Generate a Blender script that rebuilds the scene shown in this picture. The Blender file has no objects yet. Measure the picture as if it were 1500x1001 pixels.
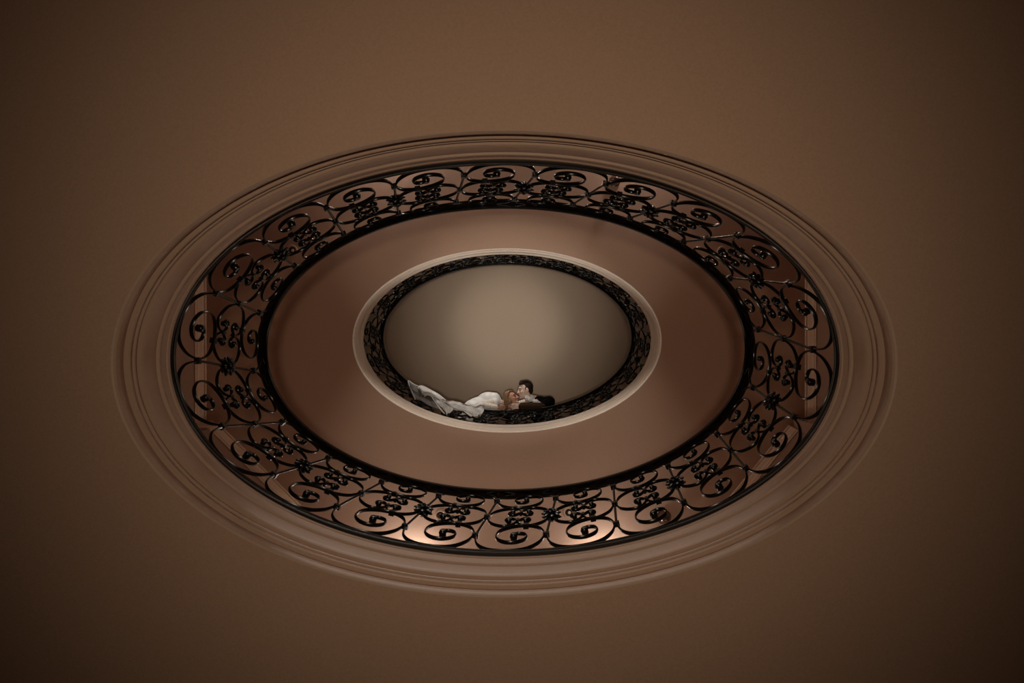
import bpy, bmesh, math, random
from mathutils import Vector, Matrix
random.seed(7)
PI = math.pi
S = bpy.context.scene
COL = S.collection

# ------------------------------------------------------------------ frame of reference
# The camera lies on its back in the middle of a three-storey oval well and looks straight up.
# X runs to the right of the picture, Y towards its lower edge, heights h are measured from the lens.
Z0 = 0.83                       # lens above the ground floor
F = 750.0                       # focal length in pixels of the 1500 px wide frame
CX, CY = -0.02, 0.158           # centre of the oval well
def W(x, y, h): return Vector((x, y, h + Z0))

# ------------------------------------------------------------------ camera
cam = bpy.data.cameras.new('camera'); cam_o = bpy.data.objects.new('camera', cam); COL.objects.link(cam_o)
cam.sensor_width = 36.0; cam.lens = 36.0 * F / 1500.0
cam.shift_x = 4.5 / 1500.0; cam.shift_y = -23.0 / 1500.0
cam.clip_start = 0.02
cam_o.location = W(0, 0, 0); cam_o.rotation_euler = (PI, 0, 0)
S.camera = cam_o

# ------------------------------------------------------------------ world and exposure
w = bpy.data.worlds.new('world'); S.world = w; w.use_nodes = True
w.node_tree.nodes['Background'].inputs['Color'].default_value = (0.05, 0.035, 0.025, 1)
w.node_tree.nodes['Background'].inputs['Strength'].default_value = 0.2
S.view_settings.view_transform = 'Standard'; S.view_settings.look = 'None'
S.view_settings.exposure = 0.0; S.view_settings.gamma = 1.0; S.view_settings.use_curve_mapping = False

# lamp strengths (each lamp's light is made in its own builder below)
FLOOD_W = 97.0                  # wide unseen uplighter added to light the lowest ceiling
SPOT_W = (730.0, 670.0)         # narrow uplighter added for the top ceiling's glow: inner and outer beam
SCONCE2_W = 13.0                 # wall lamps of the middle storey
SCONCE3_W = 13.0                 # unseen wall lamps added to the top storey
FLOOD_C = (1.0, 0.81, 0.61); SPOT_C = (1.0, 0.98, 0.92); SCONCE_C = (0.95, 0.97, 1.0); ADDSPOT_C = (1.0, 0.95, 0.88)
ADDSPOT2_W = 270.0; ADDSPOT3_W = 260.0   # unseen spotlights added to brighten the well edges and the couple

# ------------------------------------------------------------------ materials
def mat(name, col, rough=0.6, metal=0.0, noise=0.0, nscale=30.0, bump=0.0, bscale=200.0, spec=0.5, emit=None, estr=0.0, alpha=None, trans=0.0):
    m = bpy.data.materials.new(name); m.use_nodes = True
    nt = m.node_tree; b = nt.nodes['Principled BSDF']
    b.inputs['Base Color'].default_value = (*col, 1); b.inputs['Roughness'].default_value = rough
    b.inputs['Metallic'].default_value = metal; b.inputs['Specular IOR Level'].default_value = spec
    b.inputs['Transmission Weight'].default_value = trans
    tc = nt.nodes.new('ShaderNodeTexCoord')
    if noise > 0:
        n = nt.nodes.new('ShaderNodeTexNoise'); n.inputs['Scale'].default_value = nscale; n.inputs['Detail'].default_value = 5
        nt.links.new(tc.outputs['Object'], n.inputs['Vector'])
        r = nt.nodes.new('ShaderNodeValToRGB')
        r.color_ramp.elements[0].position = 0.3; r.color_ramp.elements[1].position = 0.7
        r.color_ramp.elements[0].color = (*[c * (1 - noise) for c in col], 1)
        r.color_ramp.elements[1].color = (*[min(1, c * (1 + noise)) for c in col], 1)
        nt.links.new(n.outputs['Fac'], r.inputs['Fac']); nt.links.new(r.outputs['Color'], b.inputs['Base Color'])
    if bump > 0:
        n2 = nt.nodes.new('ShaderNodeTexNoise'); n2.inputs['Scale'].default_value = bscale; n2.inputs['Detail'].default_value = 3
        nt.links.new(tc.outputs['Object'], n2.inputs['Vector'])
        bp = nt.nodes.new('ShaderNodeBump'); bp.inputs['Strength'].default_value = bump; bp.inputs['Distance'].default_value = 0.004
        nt.links.new(n2.outputs['Fac'], bp.inputs['Height']); nt.links.new(bp.outputs['Normal'], b.inputs['Normal'])
    if emit:
        b.inputs['Emission Color'].default_value = (*emit, 1); b.inputs['Emission Strength'].default_value = estr
    if alpha is not None: b.inputs['Alpha'].default_value = alpha
    return m
M = {}
M['plaster'] = mat('ceiling plaster', (0.50, 0.322, 0.224), 0.85, noise=0.05, nscale=90, bump=0.25, bscale=160, spec=0.2)
M['plaster_top'] = mat('dome plaster', (0.52, 0.39, 0.28), 0.85, noise=0.05, nscale=90, bump=0.25, bscale=160, spec=0.2)
M['trim'] = mat('tan painted moulding', (0.45, 0.305, 0.22), 0.5, noise=0.03, nscale=60, spec=0.35)
M['cream'] = mat('brightened cream moulding', (0.74, 0.62, 0.51), 0.5, noise=0.03, nscale=60, spec=0.35)  # cream tone lightened so the upper edge looks more brightly lit
M['crown'] = mat('tan crown moulding', (0.62, 0.40, 0.25), 0.5, noise=0.05, nscale=40, spec=0.35)
M['wall'] = mat('wall paint', (0.30, 0.165, 0.10), 0.8, noise=0.04, nscale=20, bump=0.1, spec=0.2)
M['floor'] = mat('wood floor', (0.16, 0.085, 0.045), 0.4, noise=0.3, nscale=9, spec=0.4)
M['iron'] = mat('black wrought iron', (0.003, 0.0022, 0.002), 0.27, noise=0.2, nscale=50, bump=0.08, bscale=220, spec=0.5)
M['rail'] = mat('black lacquered handrail', (0.0025, 0.002, 0.002), 0.12, noise=0.1, nscale=40, spec=0.5)
M['steel'] = mat('polished steel edge', (0.75, 0.68, 0.6), 0.3, metal=1.0)
M['brass'] = mat('aged brass', (0.32, 0.19, 0.08), 0.35, metal=1.0, noise=0.15)
M['bronze'] = mat('dark bronze', (0.07, 0.035, 0.02), 0.4, metal=0.8, noise=0.15)
M['amber'] = mat('brown amber glass', (0.055, 0.022, 0.011), 0.2, noise=0.35, nscale=14, spec=0.6)
M['shade'] = mat('frosted lamp glass', (0.9, 0.8, 0.65), 0.4, emit=(1.0, 0.8, 0.55), estr=1.5)
M['lens'] = mat('downlight lens', (0.75, 0.65, 0.52), 0.3)
M['skin'] = mat('skin', (0.70, 0.47, 0.36), 0.5, noise=0.06, nscale=25, spec=0.35)
M['skin2'] = mat('shaded skin', (0.44, 0.21, 0.13), 0.5, noise=0.06, nscale=25, spec=0.35)  # the shade on the bride's face is put into this darker, redder tone
M['suit'] = mat('black suit cloth', (0.003, 0.0025, 0.0025), 0.9, noise=0.2, nscale=80, spec=0.03)
M['sleeve'] = mat('brown sleeve cloth', (0.035, 0.018, 0.009), 0.9, noise=0.3, nscale=60, spec=0.05)
M['shirt'] = mat('white shirt', (0.72, 0.66, 0.6), 0.7, noise=0.04)
M['leather'] = mat('black leather', (0.01, 0.008, 0.007), 0.3)
M['hair_dark'] = mat('dark brown hair', (0.018, 0.009, 0.006), 0.65, noise=0.5, nscale=70, bump=0.6, bscale=90, spec=0.15)
M['hair_gold'] = mat('golden brown hair', (0.20, 0.105, 0.05), 0.4, noise=0.45, nscale=60, bump=0.6, bscale=80)
M['satin'] = mat('ivory satin', (0.72, 0.68, 0.63), 0.5, noise=0.06, nscale=10, bump=1.0, bscale=13, spec=0.3)
M['lace'] = mat('ivory lace', (0.62, 0.53, 0.44), 0.8, noise=0.3, nscale=70, bump=0.6, bscale=120)
M['eye'] = mat('dark eye', (0.03, 0.018, 0.012), 0.2)
M['lip'] = mat('lip', (0.35, 0.12, 0.09), 0.45)
M['petal'] = mat('white petal', (0.75, 0.70, 0.64), 0.6, noise=0.06)
M['leaf'] = mat('green leaf', (0.03, 0.05, 0.015), 0.5)
def tulle(name, opac, col):
    m = bpy.data.materials.new(name); m.use_nodes = True; nt = m.node_tree; nt.nodes.clear()
    o = nt.nodes.new('ShaderNodeOutputMaterial'); mx = nt.nodes.new('ShaderNodeMixShader'); t = nt.nodes.new('ShaderNodeBsdfTransparent')
    d = nt.nodes.new('ShaderNodeBsdfDiffuse'); d.inputs['Color'].default_value = (*col, 1)
    tl = nt.nodes.new('ShaderNodeBsdfTranslucent'); tl.inputs['Color'].default_value = (*col, 1)
    m2 = nt.nodes.new('ShaderNodeMixShader'); m2.inputs[0].default_value = 0.15
    tc = nt.nodes.new('ShaderNodeTexCoord'); n = nt.nodes.new('ShaderNodeTexNoise'); n.inputs['Scale'].default_value = 9; n.inputs['Detail'].default_value = 4
    mr = nt.nodes.new('ShaderNodeMapRange'); mr.inputs['From Min'].default_value = 0.3; mr.inputs['From Max'].default_value = 0.7
    mr.inputs['To Min'].default_value = opac * 0.7; mr.inputs['To Max'].default_value = min(1, opac * 1.3)
    L = nt.links.new
    L(tc.outputs['Object'], n.inputs['Vector']); L(n.outputs['Fac'], mr.inputs['Value']); L(mr.outputs['Result'], mx.inputs[0])
    L(d.outputs[0], m2.inputs[1]); L(tl.outputs[0], m2.inputs[2]); L(t.outputs[0], mx.inputs[1]); L(m2.outputs[0], mx.inputs[2]); L(mx.outputs[0], o.inputs[0])
    return m
M['tulle'] = tulle('sheer tulle', 0.16, (0.72, 0.66, 0.6))
M['veil'] = tulle('gathered tulle', 0.8, (0.85, 0.81, 0.76))

# ------------------------------------------------------------------ helpers
def mesh_obj(name, verts, faces, m, parent=None, smooth=False, angle=None):
    me = bpy.data.meshes.new(name); me.from_pydata([tuple(v) for v in verts], [], faces); me.update()
    bm = bmesh.new(); bm.from_mesh(me); bmesh.ops.recalc_face_normals(bm, faces=bm.faces); bm.to_mesh(me); bm.free()
    if m: me.materials.append(M[m] if isinstance(m, str) else m)
    if smooth:
        me.shade_smooth()
        if angle: me.set_sharp_from_angle(angle=math.radians(angle))
    o = bpy.data.objects.new(name, me); COL.objects.link(o)
    if parent: par(o, parent)
    return o
def par(o, p):
    o.parent = p
    o.matrix_parent_inverse = Matrix.Translation(p.location).inverted() if p.rotation_euler.z == 0 else p.matrix_basis.inverted()
def thing(name, label, cat, loc, group=None):
    o = bpy.data.objects.new(name, None); COL.objects.link(o); o.location = loc; o.empty_display_size = 0.05
    o['label'] = label; o['category'] = cat
    if group: o['group'] = group
    return o
def struct(o, label=None):
    o['kind'] = 'structure'
    if label: o['label'] = label
    return o
class MB:
    def __init__(s): s.v = []; s.f = []
    def add(s, v, f):
        n = len(s.v); s.v += [Vector(p) for p in v]; s.f += [[i + n for i in q] for q in f]
    def ell(s, c, r, rot=None, nu=14, nv=9):
        c = Vector(c); v = []; f = []
        rr = r if hasattr(r, '__len__') else (r, r, r)
        for j in range(nv + 1):
            t = PI * j / nv
            for i in range(nu):
                p = 2 * PI * i / nu
                q = Vector((rr[0] * math.sin(t) * math.cos(p), rr[1] * math.sin(t) * math.sin(p), rr[2] * math.cos(t)))
                v.append(c + (rot @ q if rot else q))
        for j in range(nv):
            for i in range(nu):
                a = j * nu + i; b = j * nu + (i + 1) % nu
                if j == 0: f.append((j * nu, b + nu, a + nu)) if False else f.append((a, b, b + nu, a + nu))
                else: f.append((a, b, b + nu, a + nu))
        s.add(v, f)
    def tube(s, pts, rad, n=10, flat=None):
        """round tapered tube with rounded ends"""
        P = [Vector(p) for p in pts]; R = list(rad) if hasattr(rad, '__len__') else [rad] * len(P)
        t0 = (P[1] - P[0]).normalized(); t1 = (P[-1] - P[-2]).normalized()
        for k in (0.75, 0.98): P.insert(0, P[0 if k == .75 else 0]); R.insert(0, R[0])
        Q = [Vector(p) for p in pts]; RR = list(rad) if hasattr(rad, '__len__') else [rad] * len(Q)
        P = [Q[0] - t0 * RR[0] * 0.95, Q[0] - t0 * RR[0] * 0.6] + Q + [Q[-1] + t1 * RR[-1] * 0.6, Q[-1] + t1 * RR[-1] * 0.95]
        R = [RR[0] * 0.3, RR[0] * 0.8] + RR + [RR[-1] * 0.8, RR[-1] * 0.3]
        v = []; f = []; up = None
        for i, p in enumerate(P):
            t = (P[min(i + 1, len(P) - 1)] - P[max(i - 1, 0)]).normalized()
            if up is None: up = t.orthogonal().normalized()
            up = (up - t * up.dot(t)).normalized(); sd = t.cross(up)
            for k in range(n):
                a = 2 * PI * k / n; v.append(p + (up * math.cos(a) + sd * math.sin(a)) * R[i])
        for i in range(len(P) - 1):
            for k in range(n):
                a = i * n + k; b = i * n + (k + 1) % n; f.append((a, b, b + n, a + n))
        f.append(tuple(range(n))[::-1]); f.append(tuple(range((len(P) - 1) * n, len(P) * n)))
        s.add(v, f)
    def lathe(s, prof, c, axis=Vector((0, 0, 1)), n=24):
        c = Vector(c); ax = Vector(axis).normalized(); e = ax.orthogonal().normalized(); g = ax.cross(e); v = []; f = []
        for r, z in prof:
            for k in range(n):
                a = 2 * PI * k / n; v.append(c + ax * z + (e * math.cos(a) + g * math.sin(a)) * r)
        for i in range(len(prof) - 1):
            for k in range(n):
                a = i * n + k; b = i * n + (k + 1) % n; f.append((a, b, b + n, a + n))
        s.add(v, f)
    def box(s, c, sx, sy, sz, rot=None):
        c = Vector(c); v = [c + ((rot @ Vector(q)) if rot else Vector(q)) for q in
             [(x * sx / 2, y * sy / 2, z * sz / 2) for z in (-1, 1) for y in (-1, 1) for x in (-1, 1)]]
        s.add(v, [(0, 1, 3, 2), (4, 6, 7, 5), (0, 4, 5, 1), (2, 3, 7, 6), (0, 2, 6, 4), (1, 5, 7, 3)])
    def build(s, name, m, parent=None, smooth=True, angle=40): return mesh_obj(name, s.v, s.f, m, parent, smooth, angle)
    def remesh(s, name, m, parent=None, voxel=0.008, it=3, fac=0.5):
        """weld the overlapping volumes into one continuous skin"""
        o = mesh_obj('tmp', s.v, s.f, None)
        r = o.modifiers.new('r', 'REMESH'); r.mode = 'VOXEL'; r.voxel_size = voxel
        q = o.modifiers.new('s', 'SMOOTH'); q.factor = fac; q.iterations = it
        bpy.context.view_layer.update()
        dg = bpy.context.evaluated_depsgraph_get()
        me = bpy.data.meshes.new_from_object(o.evaluated_get(dg)); old = o.data
        bpy.data.objects.remove(o); bpy.data.meshes.remove(old)
        me.name = name; me.materials.clear(); me.materials.append(M[m]); me.shade_smooth()
        n = bpy.data.objects.new(name, me); COL.objects.link(n)
        if parent: par(n, parent)
        return n
def catmull(pts, n=5):
    P = [Vector(p) for p in pts]; out = []
    for i in range(len(P) - 1):
        a = P[max(i - 1, 0)]; b = P[i]; c = P[i + 1]; d = P[min(i + 2, len(P) - 1)]
        for k in range(n):
            t = k / n
            out.append(0.5 * ((2 * b) + (c - a) * t + (2 * a - 5 * b + 4 * c - d) * t * t + (3 * b - a - 3 * c + d) * t ** 3))
    out.append(P[-1]); return out
def oval_sweep(name, prof, m, parent=None, n=192, closed=True, smooth=True, angle=30):
    """sweep a profile of (a, b, h) round the well"""
    v = []; f = []; k = len(prof)
    for i in range(n):
        p = 2 * PI * i / n
        for a, b, h in prof: v.append(W(CX + a * math.cos(p), CY + b * math.sin(p), h))
    for i in range(n):
        j = (i + 1) % n
        for q in range(k if closed else k - 1):
            r = (q + 1) % k; f.append((i * k + q, j * k + q, j * k + r, i * k + r))
    return mesh_obj(name, v, f, m, parent, smooth, angle)

# ------------------------------------------------------------------ the building: three storeys round an oval well
H_GROUND = -0.83
STOREY = 3.34
CEIL = [2.165, 2.165 + STOREY, 8.95]      # undersides
FLOORS = [H_GROUND, 2.51, 2.51 + STOREY]  # finished floors
XL, XR, YT, YB = -3.32, 3.25, -2.37, 2.69   # wall faces
LEFT = [(-3.17, 1.09), (-1.57, 2.69)]; RIGHT = [(3.06, 1.11), (1.75, 2.69)]
mir = lambda p: (p[0], 2 * CY - p[1])
# outline of the rooms, clockwise in plan, split into named walls (alcoves at left and right)
WALLS = {
    'wall_left': [(LEFT[0][0], 2 * CY - LEFT[0][1]), (LEFT[0][0], 2 * CY - 1.09), (XL, 2 * CY - 1.09), (XL, 1.09), LEFT[0]],
    'wall_front_left': [LEFT[0], LEFT[1]],
    'wall_front': [LEFT[1], RIGHT[1]],
    'wall_front_right': [RIGHT[1], RIGHT[0]],
    'wall_right': [RIGHT[0], (XR, 1.11), (XR, 2 * CY - 1.11), mir(RIGHT[0])],
    'wall_back_right': [mir(RIGHT[0]), mir(RIGHT[1])],
    'wall_back': [mir(RIGHT[1]), mir(LEFT[1])],
    'wall_back_left': [mir(LEFT[1]), mir(LEFT[0])],
}
WALLS['wall_left'] = [mir(LEFT[0]), (XL, 2 * CY - 1.09), (XL, 1.09), LEFT[0]]
def wall_mesh(name, pts, h0, h1, th=0.12):
    v = []; f = []
    P = [Vector((*p, 0)) for p in pts]
    for i, p in enumerate(P):
        ns = []
        for a, b in ((i - 1, i), (i, i + 1)):
            if 0 <= a and b < len(P):
                d = (P[b] - P[a]).normalized(); nn = Vector((-d.y, d.x, 0))
                ns.append(nn)
        nn = sum(ns, Vector()); nn.normalize(); nn /= max(0.4, nn.dot(ns[0]))
        c = Vector((CX, CY, 0))
        d0 = ns[0]; mid = (P[0] + P[-1]) / 2 - c
        if nn.dot(mid) < 0: nn = -nn
        q = p + nn * th
        for u in (p, q):
            for h in (h0, h1): v.append(W(u.x, u.y, h))
    for i in range(len(P) - 1):
        a = 4 * i; b = a + 4
        f += [(a, b, b + 1, a + 1), (a + 2, a + 3, b + 3, b + 2), (a, a + 2, b + 2, b), (a + 1, b + 1, b + 3, a + 3)]
    f += [(0, 1, 3, 2), (4 * len(P) - 4, 4 * len(P) - 2, 4 * len(P) - 1, 4 * len(P) - 3)]
    return mesh_obj(name, v, f, 'wall')
for lv in range(3):
    for nm, pts in WALLS.items():
        struct(wall_mesh(nm, pts, FLOORS[lv], CEIL[lv]))

def bb(a): return 0.966 + (a - 1.635) * 0.9
def slab(name, h0, h1, a, b, m):
    """rectangular slab between h0 and h1 with the oval well cut out of it"""
    X0, X1, Y0, Y1 = XL - 0.15 - CX, XR + 0.15 - CX, YT - 0.15 - CY, YB + 0.15 - CY
    ang = [2 * PI * i / 192 for i in range(192)] + [math.atan2(y, x) % (2 * PI) for x in (X0, X1) for y in (Y0, Y1)]
    ang.sort(); v = []; f = []; n = len(ang)
    for p in ang:
        c, s = math.cos(p), math.sin(p)
        t = min((X1 if c > 0 else X0) / c if abs(c) > 1e-9 else 1e9, (Y1 if s > 0 else Y0) / s if abs(s) > 1e-9 else 1e9)
        k = 1 / math.sqrt((c / a) ** 2 + (s / b) ** 2)
        for r in (k, t):
            for h in (h0, h1): v.append(W(CX + r * c, CY + r * s, h))
    for i in range(n):
        a_ = 4 * i; b_ = 4 * ((i + 1) % n)
        f += [(a_, b_, b_ + 2, a_ + 2), (a_ + 1, a_ + 3, b_ + 3, b_ + 1), (a_, a_ + 1, b_ + 1, b_), (a_ + 2, b_ + 2, b_ + 3, a_ + 3)]
    return struct(mesh_obj(name, v, f, m))
def plate(name, h0, h1, m):
    b = MB(); b.box(W((XL + XR) / 2, (YT + YB) / 2, (h0 + h1) / 2), XR - XL + 0.3, YB - YT + 0.3, h1 - h0)
    return struct(b.build(name, m, smooth=False))
plate('floor', H_GROUND - 0.12, H_GROUND, 'floor')
slab('ceiling', CEIL[0], CEIL[0] + 0.02, 1.664, bb(1.664), 'plaster')
slab('floor', CEIL[0] + 0.022, FLOORS[1], 1.692, 1.017, 'floor')
slab('ceiling', CEIL[1], CEIL[1] + 0.02, 1.664, bb(1.664), 'plaster')
slab('floor', CEIL[1] + 0.022, FLOORS[2], 1.692, 1.017, 'floor')
plate('ceiling', CEIL[2], CEIL[2] + 0.15, 'plaster_top')

# moulded edge of the well: visible face from the ceiling (low) up to the floor above (high)
EDGE = [(1.6635, 2.164), (1.656, 2.168), (1.651, 2.176), (1.650, 2.192), (1.658, 2.212), (1.669, 2.235), (1.678, 2.250), (1.679, 2.258),
        (1.660, 2.260), (1.657, 2.266), (1.658, 2.272), (1.665, 2.287), (1.672, 2.298), (1.662, 2.300), (1.661, 2.305), (1.664, 2.312), (1.672, 2.328),
        (1.655, 2.330), (1.650, 2.338), (1.649, 2.350), (1.647, 2.375), (1.648, 2.400), (1.652, 2.425), (1.641, 2.428), (1.638, 2.434), (1.641, 2.440), (1.649, 2.446),
        (1.6485, 2.492), (1.643, 2.497), (1.643, 2.513)]
for k in range(2):
    prof = [(a, bb(a), h + k * STOREY) for a, h in EDGE]
    prof += [(1.692 + .06, 1.017 + .06, 2.513 + k * STOREY), (1.692 + .06, 1.017 + .06, 2.5101 + k * STOREY), (1.6921, 1.0171, 2.5101 + k * STOREY), (1.6921, 1.0171, 2.187 + k * STOREY), (1.6645, bb(1.6645), 2.187 + k * STOREY)]
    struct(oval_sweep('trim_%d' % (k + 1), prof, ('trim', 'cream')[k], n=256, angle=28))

# crown moulding of the middle storey, one length per wall face
CROWN = [(0.0, -0.105), (0.010, -0.105), (0.012, -0.088), (0.022, -0.080), (0.028, -0.060), (0.045, -0.038), (0.052, -0.022), (0.066, -0.018), (0.068, 0.0), (0.0, 0.0)]
def crown(name, pts, hc):
    P = [Vector((*p, 0)) for p in pts]; c = Vector((CX, CY, 0)); v = []; f = []; k = len(CROWN)
    for i, p in enumerate(P):
        ns = []
        for a, b in ((i - 1, i), (i, i + 1)):
            if 0 <= a and b < len(P):
                d = (P[b] - P[a]).normalized(); nn = Vector((-d.y, d.x, 0))
                if nn.dot(c - (P[0] + P[-1]) / 2) < 0: nn = -nn
                ns.append(nn)
        nn = sum(ns, Vector()).normalized(); nn /= max(0.5, nn.dot(ns[0]))
        for o, dh in CROWN: v.append(W(p.x + nn.x * (o + .0005), p.y + nn.y * (o + .0005), hc + dh - 0.0005))
    for i in range(len(P) - 1):
        for q in range(k):
            r = (q + 1) % k; f.append((i * k + q, (i + 1) * k + q, (i + 1) * k + r, i * k + r))
    f += [tuple(range(k)), tuple(range((len(P) - 1) * k, len(P) * k))]
    return struct(mesh_obj(name, v, f, 'crown'))
tn = 3
for nm, pts in WALLS.items():
    crown('trim_%d' % tn, pts, CEIL[1]); tn += 1

# ------------------------------------------------------------------ wrought-iron railings
NP = 22
class Oval:
    def __init__(s, a, b):
        s.a, s.b = a, b; n = 4096; s.t = [0.0]; px, py = a, 0.0
        for i in range(1, n + 1):
            p = 2 * PI * i / n; x, y = a * math.cos(p), b * math.sin(p)
            s.t.append(s.t[-1] + math.hypot(x - px, y - py)); px, py = x, y
        s.L = s.t[-1]; s.n = n
    def at(s, u):
        """point and outward normal at arc length u; u runs right -> back -> left -> front"""
        u = (-u) % s.L; lo, hi = 0, s.n
        while hi - lo > 1:
            m = (lo + hi) // 2
            if s.t[m] <= u: lo = m
            else: hi = m
        fr = (u - s.t[lo]) / max(1e-9, s.t[hi] - s.t[lo]); p = 2 * PI * (lo + fr) / s.n
        nx, ny = math.cos(p) / s.a, math.sin(p) / s.b; l = math.hypot(nx, ny)
        return s.a * math.cos(p), s.b * math.sin(p), nx / l, ny / l
PW = 0.378                      # drawing width of one panel
SHEAR = 0.182                   # the uprights lean along the rail
LOWER = [(0.008, .262), (.013, .20), (.040, .130), (.100, .078), (.19, .063), (.288, .084), (.347, .152), (.367, .235), (.358, .30), (.32, .362), (.25, .398), (.18, .385),
         (.125, .337), (.108, .275), (.122, .215), (.165, .175), (.218, .168), (.262, .195), (.275, .237), (.258, .275), (.222, .286), (.194, .268), (.190, .243)]
LOWER_BUD = (.207, .243)
C_HALF = [(.128, .607), (.116, .590), (.128, .571), (.155, .568), (.180, .597), (.176, .645), (.14, .680), (.085, .670), (.03, .62)]
C_BUD = (.141, .606)
C_PATH = C_HALF + [(.010, .537)] + [(u, 1.074 - v) for u, v in C_HALF[::-1]]
UPPER = [(.008, .822), (.022, .772), (.07, .717), (.14, .694), (.215, .703), (.275, .745), (.297, .808), (.277, .868), (.22, .902), (.16, .896), (.122, .862), (.120, .818), (.148, .788), (.188, .790), (.206, .816)]
UPPER_BUD = (.190, .828)
WING = [(.004, .82), (.012, .868), (.045, .915), (.095, .942)]
def bar_mesh(name, path, mp, m, parent, th=0.0105, dp=0.021, n=5, buds=(), collars=(), split=False):
    """flat bar bent along a drawn path; its rolled ends and forged bands are pieces of it"""
    pts = catmull([Vector((p[0], p[1], 0)) for p in path], n); v = []; f = []
    c = 0.32
    sec = [(-1, -c), (-c * .8, -1), (c * .8, -1), (1, -c), (1, c), (c * .8, 1), (-c * .8, 1), (-1, c)]
    for i, p in enumerate(pts):
        t = (pts[min(i + 1, len(pts) - 1)] - pts[max(i - 1, 0)]).normalized(); nn = Vector((-t.y, t.x, 0))
        for q, d in sec:
            s_ = p + nn * (q * th / 2); v.append(mp(s_.x, s_.y, d * dp / 2))
    K = len(sec)
    for i in range(len(pts) - 1):
        for k in range(K):
            a = i * K + k; b = i * K + (k + 1) % K; f.append((a, b, b + K, a + K))
    f += [tuple(range(K)), tuple(range((len(pts) - 1) * K, len(pts) * K))]
    extra = []
    for (bu, bv, br, bd) in buds:                 # rolled ends, wider than the bar
        K2 = 10; bv_ = []; bf = []
        for d, rr in ((-1, .75), (-.8, 1), (.8, 1), (1, .75)):
            for k in range(K2):
                a = 2 * PI * k / K2; bv_.append(mp(bu + br * rr * math.cos(a), bv + br * rr * math.sin(a), d * bd / 2))
        for r in range(3):
            for k in range(K2):
                a = r * K2 + k; b = r * K2 + (k + 1) % K2; bf.append((a, b, b + K2, a + K2))
        bf += [tuple(range(K2)), tuple(3 * K2 + k for k in range(K2))]
        extra.append(('scroll_bud', bv_, bf))
    for (cu, cv, su, sv, sd) in collars:          # forged bands
        bv_ = [mp(cu + x * su / 2, cv + y * sv / 2, d * sd / 2) for d in (-1, 1) for y in (-1, 1) for x in (-1, 1)]
        extra.append(('collar', bv_, [(0, 1, 3, 2), (4, 6, 7, 5), (0, 4, 5, 1), (2, 3, 7, 6), (0, 2, 6, 4), (1, 5, 7, 3)]))
    if not split:
        for _, ev, ef in extra:
            b0 = len(v); v += ev; f += [tuple(b0 + i for i in q) for q in ef]
    o = mesh_obj(name, v, f, m, parent, True, 50)
    if split:
        for nm, ev, ef in extra:
            e = mesh_obj(nm, ev, ef, m, None, True, 50); e.parent = o
    return o
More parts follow.
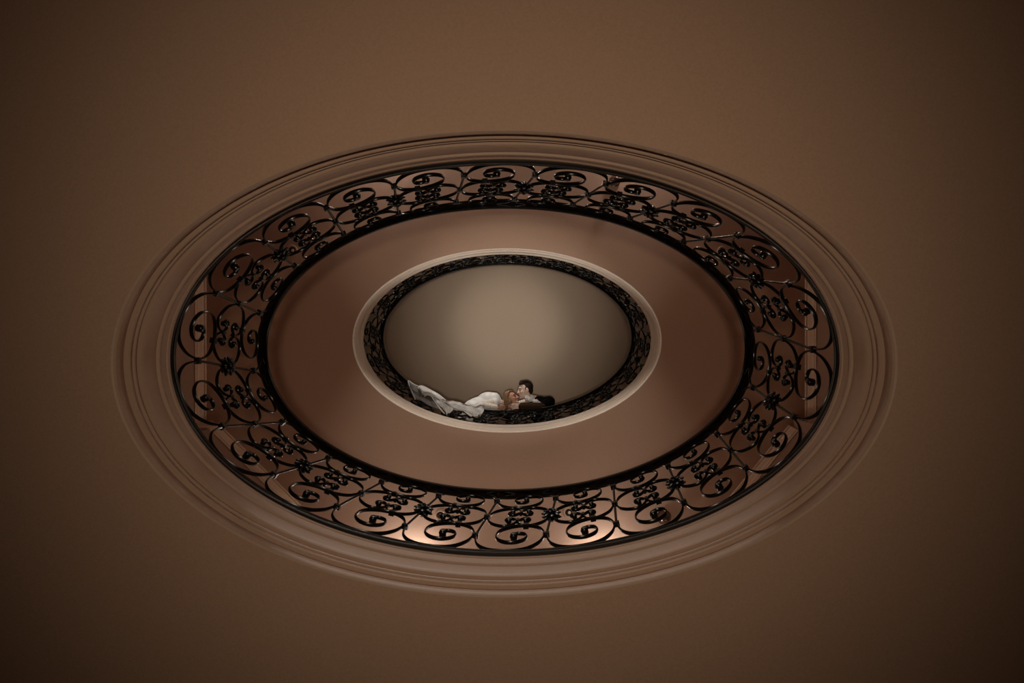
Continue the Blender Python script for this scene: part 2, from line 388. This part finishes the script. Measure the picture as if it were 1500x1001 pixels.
def railing(label, hf, extra, phase, split):
    a0, b0, b1 = 1.66 + extra, 0.974 + extra * .9, 0.988 + extra * .9
    oval = Oval(a0, b0); step = oval.L / NP
    root = thing('oval_railing', label, 'railing', W(CX, CY, hf), 'oval stairwell railings')
    def mapper(u0):
        def mp(u, v, d):
            x, y, nx, ny = oval.at(u0 + u * step / PW + SHEAR * (v - 0.25))
            by = b0 + (b1 - b0) * v
            return W(CX + x + nx * d, CY + y * by / b0 + ny * d, hf + v)
        return mp
    # floor shoe and handrail
    def ring(prof): return [(a0 + o, (b0 + (b1 - b0) * v) + o, hf + v) for o, v in prof]
    oval_sweep('base_rail', ring([(-.016, .004), (.020, .004), (.020, .034), (.013, .042), (.011, .060), (-.009, .060), (-.011, .048), (-.016, .040), (-.017, .030), (-.014, .026), (-.014, .022), (-.017, .018)]), 'iron', root, 256)
    oval_sweep('handrail', ring([(-.022, .950), (.022, .950), (.031, .957), (.034, .972), (.030, .990), (.018, 1.0), (-.018, 1.0), (-.027, .996), (-.0305, .986), (-.0285, .978), (-.034, .970), (-.031, .957)]), 'rail', root, 256)
    for i in range(NP):
        mp = mapper(phase + i * step)
        ros = (i % 2 == 1)
        bar_mesh('post', [(0, .232), (0, .40), (0, .537), (0, .70), (0, .845)], mp, 'iron', root, .0135, .0135, 4,
                 collars=[(0, .252, .034, .020, .028), (0, .828, .036, .020, .028)] + ([] if ros else [(0, .537, .034, .024, .028)]), split=split)
        bar_mesh('lower_scroll', LOWER, mp, 'iron', root, buds=[(*LOWER_BUD, .019, .040)], collars=[(.25, .392, .030, .026, .028)], split=split)
        bar_mesh('c_scroll', C_PATH, mp, 'iron', root, .0095, .019, 5, buds=[(*C_BUD, .0145, .034), (C_BUD[0], 1.074 - C_BUD[1], .0145, .034)], split=split)
        bar_mesh('c_scroll', [(PW - u, v) for u, v in C_PATH], mp, 'iron', root, .0095, .019, 5,
                 buds=[(PW - C_BUD[0], C_BUD[1], .0145, .034), (PW - C_BUD[0], 1.074 - C_BUD[1], .0145, .034)], collars=[(PW / 2, .60, .016, .030, .024), (PW / 2, .474, .016, .030, .024)], split=split)
        bar_mesh('upper_scroll', UPPER, mp, 'iron', root, .0095, .020, 5, buds=[(*UPPER_BUD, .016, .036)], collars=[(.14, .688, .022, .024, .026)], split=split)
        for s_ in (1, -1): bar_mesh('bracket', [(u * s_, v) for u, v in WING], mp, 'iron', root, .009, .016, 4)
        if ros:                                    # leafy rosette on both faces of the upright
            c0 = mp(0, .537, 0); n0 = (mp(0, .537, 1) - c0).normalized(); zz = Vector((0, 0, 1)); tt = zz.cross(n0).normalized()
            b = MB()
            rot = Matrix((tt, zz, n0)).transposed()
            b.ell(c0, (.030, .030, .022), rot, 10, 6)
            for sgn in (-1, 1):
                for q in range(8):
                    a = 2 * PI * q / 8 + (.2 if sgn > 0 else 0)
                    e = tt * math.cos(a) + zz * math.sin(a); g = -tt * math.sin(a) + zz * math.cos(a)
                    b.ell(c0 + e * .040 + n0 * sgn * .012, (.021, .013, .008), Matrix((e, g, n0)).transposed(), 8, 5)
                for q in range(5):
                    a = 2 * PI * q / 5; e = tt * math.cos(a) + zz * math.sin(a); g = -tt * math.sin(a) + zz * math.cos(a)
                    b.ell(c0 + e * .019 + n0 * sgn * .026, (.014, .010, .008), Matrix((e, g, n0)).transposed(), 8, 5)
                b.ell(c0 + n0 * sgn * .034, .009, None, 8, 5)
            b.build('rosette', 'iron', root)
    return root
# the first upright stands at the right end of the oval
railing('black wrought iron scroll railing round the larger lower oval opening, nobody leaning on it', FLOORS[1], 0.0, 0.030, True)
railing('black wrought iron railing round the upper oval opening that the couple lean over', FLOORS[2], 0.020, 0.06, False)

# ------------------------------------------------------------------ lamps of the building and added unseen lamps
def light(name, kind, loc, power, col, radius, parent=None, rot=None, cone=None, blend=None):
    l = bpy.data.lights.new(name, kind); l.energy = power; l.color = col; l.shadow_soft_size = radius
    if cone: l.spot_size = cone; l.spot_blend = blend
    o = bpy.data.objects.new(name, l); COL.objects.link(o); o.location = loc
    if rot: o.rotation_euler = rot
    if parent: par(o, parent)
    return o
def sconce(x, y, h, n, power, label, group, sg=1):
    """wall lamp: back plate, curved arm, open-topped frosted bowl"""
    p = W(x, y, h); n = Vector((*n, 0)).normalized(); t = thing('wall_sconce', label, 'wall lamp', p, group)
    b = MB(); b.lathe([(0, .018), (.02, .018), (.028, .012), (.05, .010), (.055, .004), (.055, 0), (0, 0)], p, n); b.build('backplate', 'brass', t)
    b = MB(); b.tube(catmull([p + n * .01, p + n * .06 + Vector((0, 0, -.03)), p + n * .11 + Vector((0, 0, -.015)), p + n * .12 + Vector((0, 0, .03))], 6), .007); b.build('arm', 'brass', t)
    c = p + n * .12 + Vector((0, 0, .03))
    b = MB(); b.lathe([(.0, 0), (.02, .002 * sg), (.04, .016 * sg), (.055, .036 * sg), (.062, .06 * sg), (.059, .06 * sg), (.052, .038 * sg), (.038, .020 * sg), (.02, .008 * sg), (0, .006 * sg)], c); b.build('lamp_bowl', 'shade', t)
    b = MB(); b.lathe([(0, -.03 * sg), (.008, -.026 * sg), (.005, -.014 * sg), (.014, -.004 * sg), (.014, .002 * sg), (0, .004 * sg)], c); b.build('finial', 'brass', t)
    light('sconce_light', 'POINT', c + Vector((0, 0, (.16 if sg > 0 else -.10))), power, SCONCE_C, .05, t)
    return t
h2 = 5.12
sconce(-1.02, YB, h2, (0, -1), SCONCE2_W, 'frosted bowl wall lamp on the middle storey front wall, left of its centre', 'wall lamps of the middle storey')
sconce(1.0, YB, h2, (0, -1), SCONCE2_W, 'frosted bowl wall lamp on the middle storey front wall, near the amber ceiling dome', 'wall lamps of the middle storey')
sconce(-1.25, YT, h2, (0, 1), SCONCE2_W * 1.3, 'frosted bowl wall lamp on the middle storey back wall, away from the ceiling dome', 'wall lamps of the middle storey')
sconce(1.40, YT, h2, (0, 1), SCONCE2_W * 1.3, 'frosted bowl wall lamp on the middle storey back wall, near the small ceiling dome', 'wall lamps of the middle storey')
h3 = FLOORS[2] + 1.95  # top-storey wall lamps are added to light the couple and upper edge
sconce(-1.3, YT, h3, (0, 1), SCONCE3_W, 'added wall lamp with down-turned frosted shade on the top storey, veil side', 'added lamps of the top storey', -1)
sconce(1.3, YT, h3, (0, 1), SCONCE3_W, 'added wall lamp with down-turned frosted shade on the top storey, black suit side', 'added lamps of the top storey', -1)
def added_spot(x, y, h, n, aim, power, half, label):
    """unseen spotlight added to brighten edges and couple: back plate, knuckle, can"""
    p = W(x, y, h); n = Vector((*n, 0)); t = thing('added_spotlight', label, 'spotlight', p, 'added spotlights')
    b = MB(); b.lathe([(0, .02), (.03, .02), (.045, .012), (.048, 0), (0, 0)], p, n); b.build('backplate', 'bronze', t)
    c = p + n * .10; d = (W(*aim) - c).normalized()
    b = MB(); b.tube([p + n * .015, p + n * .06, c], [.009, .009, .012]); b.build('knuckle', 'bronze', t)
    b = MB(); b.lathe([(0, -.05), (.022, -.045), (.038, -.02), (.042, .05), (.039, .05), (.034, -.01), (0, -.02)], c, d); b.build('can', 'bronze', t)
    l = light('added_spotlight_beam', 'SPOT', c + d * .06, power, ADDSPOT_C, .035, t, d.to_track_quat('-Z', 'Y').to_euler(), math.radians(2 * half), 1.0)
for yw, nn, wn in ((YT, 1, 'back'), (YB, -1, 'front')):
    for sx, nb in ((-.85, 'away from'), (.85, 'nearer')):
        added_spot(sx, yw, 4.40, (0, nn), (sx * 1.05, yw + nn * 3.3, 4.72), ADDSPOT2_W * (1.0 if nn > 0 else 0.72), 24, 'added unseen spotlight tilted up on the middle storey %s wall, %s the ceiling dome' % (wn, nb))
added_spot(-0.33, YT, 4.70, (0, 1), (0, 1.12, 2.40), 150.0, 21, 'added unseen spotlight tilted down across the well on the middle storey back wall')
added_spot(-0.45, YT, 7.25, (0, 1), (-.35, 1.05, 6.95), ADDSPOT3_W, 24, 'added unseen spotlight on the top storey, aimed at the couple')
# recessed downlights in the middle-storey ceiling
def downlight(px, py, label):
    h = CEIL[1]; x = (px - 745.5) * h / F; y = (py - 477.5) * h / F
    t = thing('recessed_downlight', label, 'ceiling light', W(x, y, h), 'recessed downlights of the middle ceiling')
    b = MB(); b.lathe([(.040, .0), (.060, -.0005), (.062, -.004), (.052, -.011), (.042, -.009), (.038, .0)], W(x, y, h)); b.build('ring', 'trim', t)
    b = MB(); b.lathe([(.0, -.003), (.03, -.004), (.039, -.001)], W(x, y, h)); b.build('lens', 'bronze', t)
    b = MB(); b.lathe([(.0, -.012), (.014, -.010), (.016, -.004), (.016, 0)], W(x + .008, y, h)); b.build('bulb_cap', 'lens', t)
downlight(645, 755, 'small round recessed downlight in the middle ceiling, front side, left of centre')
downlight(833, 751, 'small round recessed downlight in the middle ceiling, front side, nearer the amber dome')
downlight(428, 367, 'small round recessed downlight in the middle ceiling by the back left wall')
downlight(1058, 369, 'small round recessed downlight in the middle ceiling by the back right wall')
def dome_lamp(px, py, r, label):
    h = CEIL[1]; x = (px - 745.5) * h / F; y = (py - 477.5) * h / F
    t = thing('ceiling_dome_lamp', label, 'ceiling light', W(x, y, h))
    b = MB(); b.lathe([(0, 0), (r * .95, 0), (r, -.006), (r, -.018), (r * .9, -.024), (0, -.024)], W(x, y, h)); b.build('rim', 'bronze', t)
    b = MB(); b.lathe([(r * .88, -.022), (r * .84, -.045), (r * .65, -.075), (r * .38, -.093), (.012, -.10), (0, -.10)], W(x, y, h)); b.build('glass_bowl', 'amber', t)
    b = MB(); b.lathe([(.014, -.098), (.016, -.104), (.007, -.112), (.010, -.120), (0, -.128)], W(x, y, h), n=12); b.build('finial', 'bronze', t)
dome_lamp(972, 757, .078, 'brown amber glass dome lamp on the middle ceiling, front right')
dome_lamp(900, 266, .060, 'smaller brown glass dome lamp on the middle ceiling, back side')
# two unseen uplighters added below the lens to light the ceilings
def uplighter(x, y, label, r, stand, power, col, cone, blend, lrad):
    p = W(x, y, H_GROUND); t = thing('added_uplighter', label, 'added lamp', p); up = Vector((0, 0, stand))
    b = MB(); b.lathe([(0, 0), (.15, 0), (.15, .012), (.05, .03), (.013, .04), (.012, stand + .03), (0, stand + .03)], p); b.build('stand', 'bronze', t)
    b = MB(); b.lathe([(0, .022), (r * .5, .025), (r * .8, .05), (r, .08), (r, .10), (r * .93, .10), (r * .75, .06), (r * .4, .04), (0, .04)], p + up); b.build('can', 'bronze', t)
    b = MB(); b.lathe([(0, .045), (r * .4, .047), (r * .8, .075), (r * .92, .098)], p + up); b.build('reflector', 'steel', t)
    for pw, cn in zip(power, cone): light('added_uplighter_light', 'SPOT', p + up + Vector((0, 0, .16)), pw, col, lrad, t, (PI, 0, 0), math.radians(cn), blend)
uplighter(-0.02, 0.02, 'added unseen low uplighter with a narrow can, aimed up the well', .07, .10, SPOT_W, SPOT_C, (15.0, 26.0), 1.0, .05)
uplighter(0.0, -0.17, 'added unseen uplighter with a wide bowl', .12, .07, (FLOOD_W,), FLOOD_C, (106,), 0.95, .10)
#PEOPLE
# ------------------------------------------------------------------ the couple at the upper railing
def frame(fwd, up):
    f_ = Vector(fwd).normalized(); u_ = Vector(up); u_ = (u_ - f_ * u_.dot(f_)).normalized(); s_ = u_.cross(f_)
    return f_, s_, u_
def hd(c, ax):
    f_, s_, u_ = ax; R = Matrix((f_, s_, u_)).transposed()
    return (lambda a, b, d: c + f_ * a + s_ * b + u_ * d), R
def head_volumes(b, c, ax, k=1.0, fem=False):
    q, R = hd(c, ax); e = lambda p, r: b.ell(q(p[0] * k, p[1] * k, p[2] * k), tuple(x * k for x in r), R, 18, 12)
    e((-.012, 0, .030), (.098, .076, .093))                 # cranium
    e((.028, 0, -.020), (.066, .064, .082))                 # face
    j = .92 if fem else 1.0
    e((.030, 0, -.068), (.058, .052 * j, .048))             # jaw
    e((.070, 0, -.098), (.022, .026 * j, .019))             # chin
    e((.079, 0, .034), (.020, .052, .013))                  # brow
    b.tube([q(.088 * k, 0, .020 * k), q(.101 * k, 0, -.006 * k), q(.112 * k, 0, -.026 * k)], [.008 * k, .010 * k, .0125 * k], 8)   # nose
    for s_ in (-1, 1):
        e((.100, s_ * .011, -.030), (.010, .008, .007))     # nostrils
        e((.060, s_ * .040, -.018), (.030, .022, .022))     # cheek
        e((-.008, s_ * .077, -.002), (.020, .009, .032))    # ear
        e((.012, s_ * .045, -.075), (.034, .014, .024))     # jaw corner
    e((.089, 0, -.056), (.012, .022, .006)); e((.087, 0, -.067), (.012, .020, .007))     # lips
def face_parts(root, c, ax, k=1.0):
    q, R = hd(c, ax)
    for s_ in (-1, 1):
        b = MB(); b.ell(q(.084 * k, s_ * .031 * k, .008 * k), (.008, .016, .0065), R, 10, 6); b.build('eye', 'eye', root)
        b = MB(); b.tube([q(.092 * k, s_ * .015 * k, .030 * k), q(.092 * k, s_ * .034 * k, .036 * k), q(.078 * k, s_ * .052 * k, .028 * k)], [.004, .0045, .003], 6); b.build('eyebrow', 'hair_dark', root)
    b = MB(); b.ell(q(.094 * k, 0, -.057 * k), (.009, .021, .0045), R, 10, 6); b.ell(q(.092 * k, 0, -.066 * k), (.009, .018, .0055), R, 10, 6); b.build('lips', 'lip', root)
def hand_volumes(b, wrist, d, palm, side, curl=0.5, k=1.0):
    """palm and five separate curled fingers; d: pointing direction, palm: direction the palm faces, side: thumb side (+1/-1)"""
    d = Vector(d).normalized(); n = Vector(palm); n = (n - d * n.dot(d)).normalized(); t = d.cross(n) * side
    R = Matrix((d, t, n)).transposed(); w_ = Vector(wrist)
    b.ell(w_ + d * .045 * k, (.054 * k, .040 * k, .016 * k), R, 14, 8)
    b.ell(w_ + d * .062 * k, (.036 * k, .042 * k, .014 * k), R, 14, 8)
    for i, (o, ln) in enumerate(((.031, .070), (.0105, .080), (-.0105, .074), (-.031, .058))):
        p = w_ + d * .083 * k + t * o * k; a = 0.25 * curl; pts = [p]; 
        for seg in range(3):
            a += curl * (.55 + .1 * i); dd = d * math.cos(a) + n * math.sin(a) + t * o * 1.2
            pts.append(pts[-1] + dd.normalized() * ln * k * (.42, .32, .26)[seg])
        b.tube(pts, [.0095 * k, .0088 * k, .0082 * k, .007 * k], 8)
    p = w_ + d * .025 * k + t * .030 * k
    p1 = p + (t * .75 + d * .6 + n * .25).normalized() * .042 * k; p2 = p1 + (d * .9 + t * .25 + n * .4 * curl).normalized() * .034 * k
    b.tube([p - t * .012, p, p1, p2], [.014 * k, .0125 * k, .0105 * k, .0085 * k], 8)

def arm(b, sh, el, wr, r0, r1, r2):
    sh, el, wr = Vector(sh), Vector(el), Vector(wr)
    b.tube([sh, sh.lerp(el, .35), el], [r0, r0 * .95, r1], 12); b.tube([el, el.lerp(wr, .35), wr], [r1, r1 * 1.0, r2], 12)

# ---- groom: stands behind the rail, bends over it and turns his face to the bride
g = thing('person', 'dark-haired person in a black suit bending over the upper railing to kiss the other', 'person', W(.52, 1.46, FLOORS[2]))
GH = W(.226, .905, 7.17); GA = frame((-.94, .02, -.30), (.26, -.93, .22)); 
gp = dict(pel=W(.52, 1.44, 6.84), wst=W(.50, 1.33, 6.99), chs=W(.45, 1.20, 7.12), upc=W(.42, 1.10, 7.19), nk=W(.335, 1.025, 7.205))
gshR, gshL = W(.565, 1.065, 7.16), W(.27, 1.17, 7.14)
gelR, gwrR = W(.44, 1.10, 6.915), W(.17, 1.085, 6.90)
gelL, gwrL = W(.02, 1.24, 7.06), W(-.20, 1.20, 7.10)
def groom_trunk(b, e):
    b.tube([gp['pel'], gp['wst'], gp['chs'], gp['upc']], [.135 + e, .128 + e, .145 + e, .105 + e], 16)
    b.tube([gshR, gp['upc'] + Vector((0, .03, 0)), gshL], [.068 + e, .10 + e, .068 + e], 14)
    arm(b, gshR, gelR, gwrR, .056 + e, .043 + e, .031 + e); arm(b, gshL, gelL, gwrL, .056 + e, .043 + e, .031 + e)
def groom_legs(b, e):
    for sx, kx in ((-.09, .42), (.09, .62)):
        hip = gp['pel'] + Vector((sx, 0, -.03)); kn = W(kx, 1.42, 6.36); an = W(kx, 1.49, 5.95)
        b.tube([hip, hip.lerp(kn, .5), kn, kn.lerp(an, .4), an], [.088 + e, .075 + e, .058 + e, .058 + e, .042 + e], 14)
b = MB(); head_volumes(b, GH, GA); groom_trunk(b, 0); groom_legs(b, 0)
q, R = hd(GH, GA); b.tube([q(-.022, 0, -.05), q(-.035, 0, -.11), gp['nk'], gp['upc']], [.055, .056, .062, .075], 14)
hand_volumes(b, gwrR, (-1, .0, -.12), (0, .1, -1), 1, .35); hand_volumes(b, gwrL, (-1, -.2, -.2), (0, -1, -.1), 1, .45)
for kx in (.42, .62): b.tube([W(kx, 1.50, 5.90), W(kx, 1.42, 5.89), W(kx, 1.33, 5.88)], [.035, .034, .026], 10)
b.remesh('body', 'skin', g, .0065, 3)
face_parts(g, GH, GA)
b = MB(); groom_trunk(b, .016)
for s_ in (-1, 1): b.tube([gp['upc'] + Vector((.10 * s_, 0, -.02)), gp['nk'] + Vector((.055 * s_, -.0, -.01))], [.05, .034], 10)
jk = b.remesh('jacket', 'suit', g, .010, 4)
b = MB(); b.tube([gelR, Vector(gelR).lerp(gwrR, .4), gwrR], [.062, .060, .049], 14); b.remesh('sleeve', 'sleeve', g, .009, 2)
b = MB(); groom_legs(b, .014); b.ell(gp['pel'], (.16, .145, .13)); b.remesh('trousers', 'suit', g, .012, 3)
for kx in (.42, .62):
    b = MB(); b.tube([W(kx, 1.52, 5.894), W(kx, 1.42, 5.892), W(kx, 1.30, 5.886)], [.043, .044, .033], 12); b.remesh('shoe', 'leather', g, .008, 2)
# shirt collar and cuffs
b = MB(); cc = q(-.034, 0, -.105); axn = (cc - gp['nk']).normalized()
b.lathe([(.060, -.03), (.066, -.026), (.063, .012), (.060, .014), (.058, .010)], cc - axn * .02, axn, 20); b.build('shirt_collar', 'shirt', g)
for wr, dr in ((gwrR, Vector((-1, 0, -.1))), (gwrL, Vector((-1, -.2, .1)))):
    b = MB(); b.lathe([(.036, -.02), (.044, -.02), (.043, .012), (.037, .014)], wr, dr, 18); b.build('shirt_cuff', 'shirt', g)
# hair: short back and sides, swept-up front
b = MB(); e = lambda p, r: b.ell(q(*p), r, R, 16, 10)
e((-.030, 0, .048), (.092, .081, .088)); e((-.065, 0, .000), (.050, .070, .070)); e((.022, 0, .100), (.062, .058, .034)); e((.060, .008, .098), (.026, .044, .024))
for s_ in (-1, 1): e((-.030, s_ * .064, .018), (.040, .016, .046)); e((.014, s_ * .068, .022), (.010, .007, .028))
for i in range(22):
    a = -.055 + .11 * i / 21
    b.tube([q(.070 + random.uniform(-.006, .006), a * .8, .088), q(.045, a * .95, .122 + random.uniform(0, .008)), q(-.02, a * 1.1, .134), q(-.075, a * 1.1, .105)], [.006, .008, .008, .006], 6)
b.remesh('hair', 'hair_dark', g, .006, 2)
# spray of white blossoms at the lapel and shoulder
for fx, fy, fh, fr in ((.250, .985, 7.03, .030), (.285, 1.000, 7.02, .026), (.345, 1.030, 7.03, .024), (.375, 1.035, 7.02, .028), (.415, 1.055, 7.02, .020), (.330, 1.085, 6.95, .016)):
    fc = W(fx, fy, fh); bt = MB()
    for i in range(7):
        a = 2 * PI * i / 7 + fx * 30; e_ = Vector((math.cos(a), math.sin(a), random.uniform(-.35, .1))).normalized(); g_ = Vector((0, 0, 1)).cross(e_).normalized()
        bt.ell(fc + e_ * fr * .62, (fr * .6, fr * .36, fr * .16), Matrix((e_, g_, e_.cross(g_))).transposed(), 10, 6)
    bt.ell(fc + Vector((0, 0, -.004)), fr * .42, None, 10, 6); bt.build('blossom', 'petal', g)

# ---- bride: sits on the handrail, leans along it towards the groom
d = thing('person', 'golden-haired person in an ivory gown and long veil lying along the upper railing', 'person', W(-.52, 1.13, FLOORS[2] + 1.0))
BH = W(.034, 1.012, 7.06); BA = frame((.80, -.50, -.30), (-.42, -.80, .30))
bp = dict(pel=W(-.50, 1.145, 6.975), wst=W(-.385, 1.115, 7.01), chs=W(-.255, 1.085, 7.04), upc=W(-.17, 1.08, 7.06), nk=W(-.085, 1.07, 7.06))
bs1, be1, bw1 = W(-.19, 1.04, 6.98), W(-.40, 1.07, 6.905), W(-.17, 1.095, 6.888)
bs2, be2, bw2 = W(-.14, 1.16, 7.12), W(.07, 1.14, 7.27), W(.30, 1.06, 7.345)
def bride_trunk(b, e):
    b.tube([bp['pel'], bp['wst'], bp['chs'], bp['upc']], [.128 + e, .105 + e, .118 + e, .088 + e], 16)
    
    b.tube([bs1, bp['upc'], bs2], [.050 + e, .075 + e, .050 + e], 12)
def bride_arms(b, e): arm(b, bs1, be1, bw1, .043 + e, .034 + e, .024 + e); arm(b, bs2, be2, bw2, .043 + e, .034 + e, .024 + e)
def bride_legs(b, e):
    for sx, dz in ((-.10, 0), (.06, .01)):
        hip = bp['pel'] + Vector((sx * .6, .05, -.01)); kn = W(-.58 + sx, 1.55, 6.93 + dz); an = W(-.60 + sx, 1.60, 6.52)
        b.tube([hip, hip.lerp(kn, .5), kn, kn.lerp(an, .4), an], [.085 + e, .072 + e, .053 + e, .05 + e, .034 + e], 14)
b = MB(); head_volumes(b, BH, BA, .94, True); bride_trunk(b, 0); bride_arms(b, 0); bride_legs(b, 0)
q, R = hd(BH, BA); b.tube([q(-.02, 0, -.05), q(-.03, 0, -.095), bp['nk'], bp['upc']], [.047, .046, .050, .065], 14)
hand_volumes(b, bw1, (1, .03, -.05), (0, .2, -1), -1, .5, .88); hand_volumes(b, bw2, (.9, .15, -.05), (0, 0, -1), 1, .35, .88)
for sx in (-.10, .06): b.tube([W(-.60 + sx, 1.60, 6.49), W(-.60 + sx, 1.56, 6.455), W(-.60 + sx, 1.47, 6.42)], [.032, .03, .022], 10)
b.remesh('body', 'skin2', d, .0065, 3)
face_parts(d, BH, BA, .94)
b = MB(); bride_trunk(b, .014); b.ell(W(-.29, 1.06, 7.05), (.17, .155, .115)); b.ell(W(-.42, 1.10, 7.01), (.16, .13, .115)); b.ell(W(-.20, 1.045, 7.05), (.10, .135, .10))
b.tube([bp['pel'], W(-.53, 1.22, 6.96), W(-.58, 1.46, 6.93), W(-.62, 1.64, 6.70), W(-.64, 1.68, 6.30), W(-.64, 1.70, 6.05)], [.142, .145, .18, .19, .24, .30], 20)
b.remesh('gown', 'satin', d, .011, 26)
b = MB(); arm(b, bs1, be1, bw1, .054, .043, .032); arm(b, bs2, be2, bw2, .054, .043, .033); b.remesh('lace_sleeves', 'lace', d, .009, 2)
# hair: loose waves swept back into a low knot
b = MB(); e = lambda p, r: b.ell(q(*p), r, R, 16, 10)
e((-.028, 0, .038), (.090, .078, .082)); e((-.070, 0, -.010), (.056, .068, .068)); e((-.105, .0, -.045), (.046, .052, .046))
for s_ in (-1, 1):
    for i in range(13):
        t = i / 12; wv = .010 * math.sin(i * 2.3)
        b.tube(catmull([q(.064 - .05 * t, s_ * (.004 + .018 * t), .098 + .018 * t), q(.036 - .065 * t, s_ * (.060 + .02 * t), .084 + .010 * t + wv), q(-.004 - .060 * t, s_ * (.096 - .006 * t), .026 + wv), q(-.028 - .060 * t, s_ * (.090 - .008 * t), -.028 - wv), q(-.066 - .045 * t, s_ * (.074 - .016 * t), -.058 - .014 * math.sin(i * 1.7)), q(-.110 - .02 * t, s_ * .034, -.082)], 5), [.0045 + .0085 * (i % 2)] * 26, 7)
    for i in range(3):
        b.tube(catmull([q(.030 - .02 * i, s_ * .080, .02), q(.034 - .02 * i, s_ * .088, -.03), q(.016 - .02 * i, s_ * .082, -.065), q(.030 - .02 * i, s_ * .076, -.10), q(.012 - .02 * i, s_ * .072, -.13)], 4), [.0065] * 17, 6)
for i in range(14):
    a = 2 * PI * i / 14
    b.tube(catmull([q(-.110, .060 * math.cos(a), -.045 + .052 * math.sin(a)), q(-.152, .044 * math.cos(a + .7), -.05 + .036 * math.sin(a + .7)), q(-.164, .012 * math.cos(a + 1.6), -.055)], 4), .0095, 6)
b.remesh('hair', 'hair_gold', d, .0042, 1)

# veil and train: drawn along the handrail and hanging over the ironwork
rail3 = Oval(1.66 + .020, 0.974 + .018)
def on_rail(x, h, off):
    """point above the railing line at abscissa x, off = inward distance"""
    a, bq = 1.68, 1.005
    y = bq * math.sqrt(max(0.02, 1 - ((x - CX) / a) ** 2)); nx, ny = (x - CX) / a ** 2, y / bq ** 2; l = math.hypot(nx, ny)
    return W(x - nx / l * off, CY + y - ny / l * off, h)
def from_px(px, py, off):
    """point of the cloth that hangs off the railing by `off`, seen at this pixel"""
    h = 6.4
    for _ in range(40):
        x = (px - 745.5) * h / F; y = (py - 477.5) * h / F
        p = on_rail(x, h, off); y2 = p.y
        # same viewing ray, slide the height until it meets the railing surface
        h *= 1 + 0.7 * ((y2 + (x - p.x) * 0.0) / y - 1)
        h = min(7.35, max(5.9, h))
    x = (px - 745.5) * h / F; y = (py - 477.5) * h / F
    return W(x, y, h)
def cloth(name, rows, m, parent, n=7, th=.004, ripple=.012):
    """smooth sheet through rows of points, with ripples and real thickness"""
    k = len(rows[0]); R_ = [catmull(r, n) for r in rows]; cols = list(zip(*R_)); grid = [catmull(list(c), n) for c in cols]
    nu, nv = len(grid), len(grid[0]); v = []; f = []
    for i, c in enumerate(grid):
        for j, p in enumerate(c):
            v.append(p + Vector((0, -1, -.4)) * ripple * (math.sin(i * .55 + j * .35) * .5 + math.sin(i * .21 - j * .9) * .6 + math.sin(j * 1.7 + i * .12) * .35))
    for i in range(nu - 1):
        for j in range(nv - 1): f.append((i * nv + j, (i + 1) * nv + j, (i + 1) * nv + j + 1, i * nv + j + 1))
    o = mesh_obj(name, v, f, m, parent, True)
    s_ = o.modifiers.new('thickness', 'SOLIDIFY'); s_.thickness = th
    return o
P = lambda *t: [from_px(x, y, o) for x, y, o in t]
# gathered swag running from the gown to the far end
cloth('veil_swag', [P((612, 567, .10), (625, 569, .12), (641, 579, .12), (660, 588, .12), (675, 590, .14), (690, 597, .14)),
                    P((616, 573, .12), (626, 576, .14), (641, 584, .13), (658, 593, .14), (674, 597, .16), (694, 601, .16)),
                    P((622, 580, .10), (629, 582, .11), (645, 585, .11), (660, 596, .12), (675, 603, .12), (700, 608, .12))], 'veil', d, ripple=.022)
cloth('veil_drop', [P((630, 575, .12), (640, 590, .11), (648, 598, .10)), P((636, 580, .12), (648, 594, .12), (653, 603, .10)),
                    P((650, 590, .13), (657, 598, .13), (655, 607, .10)), P((664, 594, .13), (664, 600, .12), (660, 604, .10))], 'veil', d, ripple=.016)
cloth('veil_fold', [P((672, 592, .14), (674, 598, .14), (680, 605, .12), (690, 609, .10)), P((685, 594, .14), (690, 600, .14), (695, 606, .12), (698, 610, .10)),
                    P((706, 590, .16), (709, 597, .15), (708, 604, .12), (704, 609, .10))], 'veil', d, ripple=.014)
cloth('sheer_veil', [P((598, 558, .07), (612, 566, .08), (626, 572, .08), (640, 580, .08)), P((603, 570, .07), (614, 576, .07), (628, 583, .08), (644, 592, .08)),
                     P((608, 584, .06), (620, 590, .06), (634, 597, .06), (650, 603, .06)), ], 'tulle', d, ripple=.01)
b = MB(); b.tube(catmull(P((612, 566, .09), (605, 563, .08), (598, 558, .08), (600, 566, .08), (604, 576, .08), (608, 585, .07)), 5), .009, 8); b.build('veil_hem', 'satin', d)
b = MB(); b.tube(catmull(P((629, 576, .13), (636, 587, .13), (644, 598, .12), (651, 606, .11)), 5), .007, 8); b.build('veil_hem', 'satin', d)
